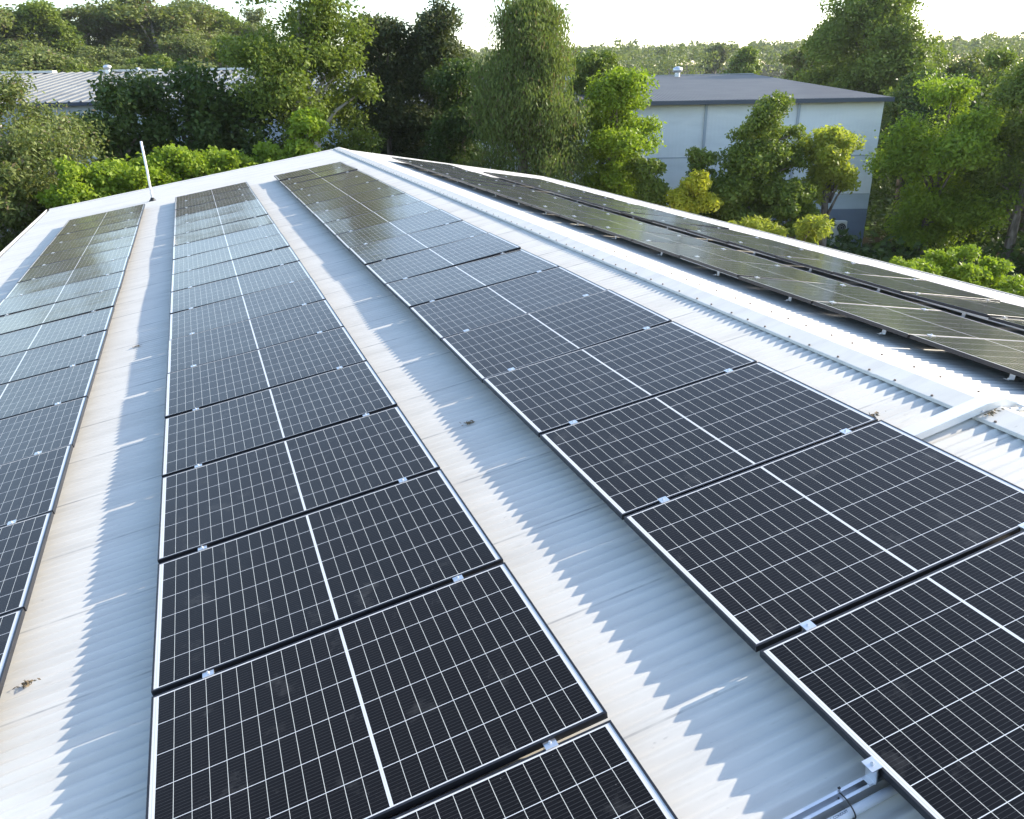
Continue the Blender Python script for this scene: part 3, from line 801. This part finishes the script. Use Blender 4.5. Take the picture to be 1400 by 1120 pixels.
# ------------------------------------------------------------------ grey warehouse at the right
def e_frame(p0, ang):
    c_, s_ = math.cos(ang), math.sin(ang)
    return lambda a_, d_, z_: (p0[0]+a_*c_-d_*s_, p0[1]+a_*s_+d_*c_, z_)
def grey_warehouse():
    p0 = (29.55, 31.4); ang = math.atan2(-.40, .92)
    F = e_frame(p0, ang)                    # a along the wall (negative to the left), d into the depth
    root = empty('grey_warehouse', (p0[0], p0[1], GZ)); b_ = Vector(root.location)
    tag(root, 'long pale grey warehouse with dark grey roof behind the trees', 'warehouse')
    f = lambda a_, d_, z_: tuple(Vector(F(a_, d_, z_)) - b_)
    W1 = wall_mat('pale_blue_grey_wall', (.86, .855, .83)); W2 = wall_mat('mid_blue_grey_wall', (.50, .56, .61)); W3 = wall_mat('slate_blue_wall', (.19, .23, .30))
    TR = mat('slate_trim', (.075, .085, .105), .45); DP = mat('grey_downpipe', (.42, .45, .48), .45)
    RF = mat('dark_grey_roof', (.08, .08, .09), .6, 0, .15); g = NG(RF)
    co = g.coord('Object'); sp = g.sep(g.mapping(co, (1, 1, 1), (0, 0, -ang)))
    wv = g.math('SINE', g.math('MULTIPLY', sp[0], 33.0))
    g.bump(wv, .6, .03)
    g.link(g.mix(g.ramp(g.noise(co, .6, 5), .4, .7), (.066, .068, .074), (.086, .087, .091)), g.b.inputs['Base Color'])
    ze, A0, D1 = .72, -26.0, 29.0
    m = MB(); m.box((A0)/2, .10, (ze-2.10)/2, -A0, .16, ze+2.10, f); m.build('upper_wall', W1, root)
    m = MB(); m.box((A0)/2, .105, (-2.106-4.10)/2, -A0, .16, 1.994, f); m.build('middle_wall', W2 if False else wall_mat('blue_grey_wall', (.78, .79, .78)), root)
    m = MB(); m.box((A0)/2, .11, (-4.106-4.9)/2, -A0, .16, .794, f); m.build('lower_wall', W2, root)
    m = MB(); m.box((A0)/2, .105, (-4.906+GZ-.4)/2, -A0, .17, -GZ+.4-4.906, f); m.build('base_wall', W3, root)
    m = MB()
    for zj in (-2.103, -4.103): m.box(A0/2, .012, zj, -A0+.02, .018, .05, f)
    m.build('wall_joint', DP, root)
    m = MB(); m.box(-.10, D1, (ze+GZ)/2, .16, 2*D1-.5, ze-GZ-.05, f); m.box(A0+.1, D1, (ze+GZ)/2, .16, 2*D1-.5, ze-GZ-.05, f); m.build('end_wall', W1, root)
    zr = 1.98
    m = MB()
    m.quad(f(A0-.2, -.35, ze+.05), f(.25, -.35, ze+.05), f(.25, D1, zr), f(A0-.2, D1, zr))
    m.quad(f(A0-.2, D1, zr), f(.25, D1, zr), f(.25, 2*D1, ze), f(A0-.2, 2*D1, ze))
    o = m.build('roof', RF, root); sm = o.modifiers.new('thickness', 'SOLIDIFY'); sm.thickness = .06; sm.offset = -1
    up_normals(o)
    m = MB(); m.box((A0)/2, D1, zr+.04, -A0+.4, .5, .05, f); m.build('ridge_cap', mat('pale_ridge', (.45, .46, .47), .5), root)
    m = MB(); m.box((A0)/2, -.42, ze-.06, -A0+.6, .16, .20, f); m.build('gutter', TR, root)
    for aa in (-4.35, -9.15, -14.0, -19.0):
        m = MB(); m.box(aa, -.045, (ze-.15+GZ)/2, .13, .09, ze-GZ-.15, f); m.box(aa, -.19, ze-.16, .11, .30, .10, f); m.build('downpipe', DP, root)
    # roof vent
    p = Vector(F(-6.6, 26.5, zr-.12)); v = empty('roof_vent', p); tag(v, 'small pale mushroom vent on the dark grey warehouse roof', 'roof vent')
    m = MB(); m.tube([(0, 0, -.1), (0, 0, .35)], [.22, .22], 14); m.build('neck', STEEL, v)
    m = MB(); m.tube([(0, 0, .35), (0, 0, .42), (0, 0, .68), (0, 0, .80)], [.26, .40, .38, .12], 16); m.build('hood', STEEL, v, True)
    # outdoor fan units by the wall
    AC = mat('cream_casing', (.62, .60, .55), .5); GR = mat('dark_fan_recess', (.03, .03, .03), .6)
    for k, (aa, wd) in enumerate(((-2.9, .95), (-1.75, .85))):
        q = Vector(F(aa, -.75, GZ)); u = empty('outdoor_fan_unit', q, (0, 0, ang))
        tag(u, ('cream outdoor fan unit standing at the foot of the slate blue wall', 'smaller outdoor fan unit right of the cream one by the wall')[k], 'air conditioner')
        m = MB(); m.box(0, 0, .95, wd, .36, 1.3); bevel(m.build('casing', AC, u), .02)
        m = MB(); m.box(0, 0, .15, wd*.8, .30, .30); m.build('stand', TR, u)
        for zz in (.68, 1.25):
            m = MB(); m.tube([(.14, -.181, zz), (.14, -.190, zz)], [.25, .25], 20); fo = m.build('fan_opening', GR, u)
            m = MB()
            for rr in (.08, .16, .24):
                pts = [(.14+rr*math.cos(t*.3142), -.194, zz+rr*math.sin(t*.3142)) for t in range(21)]; m.tube(pts, [.006]*21, 5, False)
            m.build('fan_grille', AC, fo)
grey_warehouse()

# ------------------------------------------------------------------ ribbed roof building at the left
def left_shed():
    p0 = (8.5, 51.4); ang = math.atan2(-7.0, 25.0)
    F = e_frame(p0, ang); root = empty('ribbed_roof_shed', (p0[0], p0[1], GZ)); b_ = Vector(root.location)
    tag(root, 'long low shed with pale ribbed metal roof behind the left trees', 'shed')
    f = lambda a_, d_, z_: tuple(Vector(F(a_, d_, z_)) - b_)
    A0, D1, ze, zr = -34.0, 17.0, 1.05, 3.0
    RF = mat('pale_ribbed_roof', (.50, .49, .46), .45); g = NG(RF)
    co = g.coord('Object'); g.link(g.mix(g.ramp(g.noise(co, .5, 5), .4, .7), (.17, .167, .155), (.125, .122, .115)), g.b.inputs['Base Color'])
    TR = mat('navy_gutter', (.03, .04, .07), .45)
    m = MB(); x = A0
    prof = []
    while x < .2:
        prof += [(x, 0), (x+.52, 0), (x+.56, .075), (x+.66, .075), (x+.70, 0)]; x += .70
    for (d0, z0, d1, z1) in ((-.3, ze+.02, D1, zr), (D1, zr, 2*D1, ze)):
        i = len(m.v); n = len(prof)
        for a_, h_ in prof: m.v.append(f(a_, d0, z0+h_))
        for a_, h_ in prof: m.v.append(f(a_, d1, z1+h_))
        for k in range(n-1): m.f.append((i+k, i+k+1, i+n+k+1, i+n+k))
    o = m.build('roof', RF, root); sm = o.modifiers.new('thickness', 'SOLIDIFY'); sm.thickness = .03; sm.offset = -1; up_normals(o)
    for k in range(4):
        m = MB(); m.box(A0+4+k*8.2, D1, zr+.10, 4.6, .9, .16, f); m.build('ridge_cap', mat('pale_ridge_vent', (.62, .62, .60), .5), root)
    WL = wall_mat('shed_wall', (.40, .43, .46))
    m = MB(); m.box(A0/2, .1, (ze+GZ)/2-.05, -A0, .16, ze-GZ, f); m.box(-.1, D1, (ze+GZ)/2-.05, .16, 2*D1-.5, ze-GZ, f); m.box(A0+.1, D1, (ze+GZ)/2-.05, .16, 2*D1-.5, ze-GZ, f); m.build('wall', WL, root)
    m = MB(); m.box(A0/2, -.36, ze-.08, -A0+.4, .16, .2, f); m.build('gutter', TR, root)
    for k, (aa, s, lb) in enumerate(((-23.2, 1.0, 'larger silver turbine vent on the ridge of the ribbed roof'), (-20.9, .62, 'smaller vent right of the turbine on the ribbed roof ridge'))):
        p = Vector(F(aa, D1-1.0, zr-.1)); v = empty('turbine_vent', p); v.scale = (s*.6, s*.6, s*.6); tag(v, lb, 'roof vent')
        m = MB(); m.tube([(0, 0, -.1), (0, 0, .45)], [.33, .33], 14); m.build('neck', STEEL, v)
        m = MB()
        zz = [0, .12, .3, .48, .6]; rr = [.34, .48, .54, .46, .20]
        m.tube([(0, 0, .45+z_) for z_ in zz], rr, 20)
        m.build('turbine_head', STEEL, v)
left_shed()

def haze():
    mb = MB(); x0, x1, y0, y1, z0, z1 = -420, 620, -60, 760, -32, 34
    v = [(x, y, z) for z in (z0, z1) for x, y in ((x0, y0), (x1, y0), (x1, y1), (x0, y1))]
    mb.v = v; mb.f = [(0, 3, 2, 1), (4, 5, 6, 7), (0, 1, 5, 4), (1, 2, 6, 5), (2, 3, 7, 6), (3, 0, 4, 7)]
    m = bpy.data.materials.new('thin_haze'); m.use_nodes = True; n = m.node_tree.nodes
    n.remove(n['Principled BSDF']); p = n.new('ShaderNodeVolumePrincipled')
    p.inputs['Color'].default_value = (.86, .90, .95, 1); p.inputs['Density'].default_value = .00016; p.inputs['Anisotropy'].default_value = .25
    m.node_tree.links.new(p.outputs[0], n['Material Output'].inputs['Volume'])
    o = mb.build('haze', m); o['kind'] = 'stuff'; o['label'] = 'thin pale morning haze in the air'; o.display_type = 'WIRE'
haze()
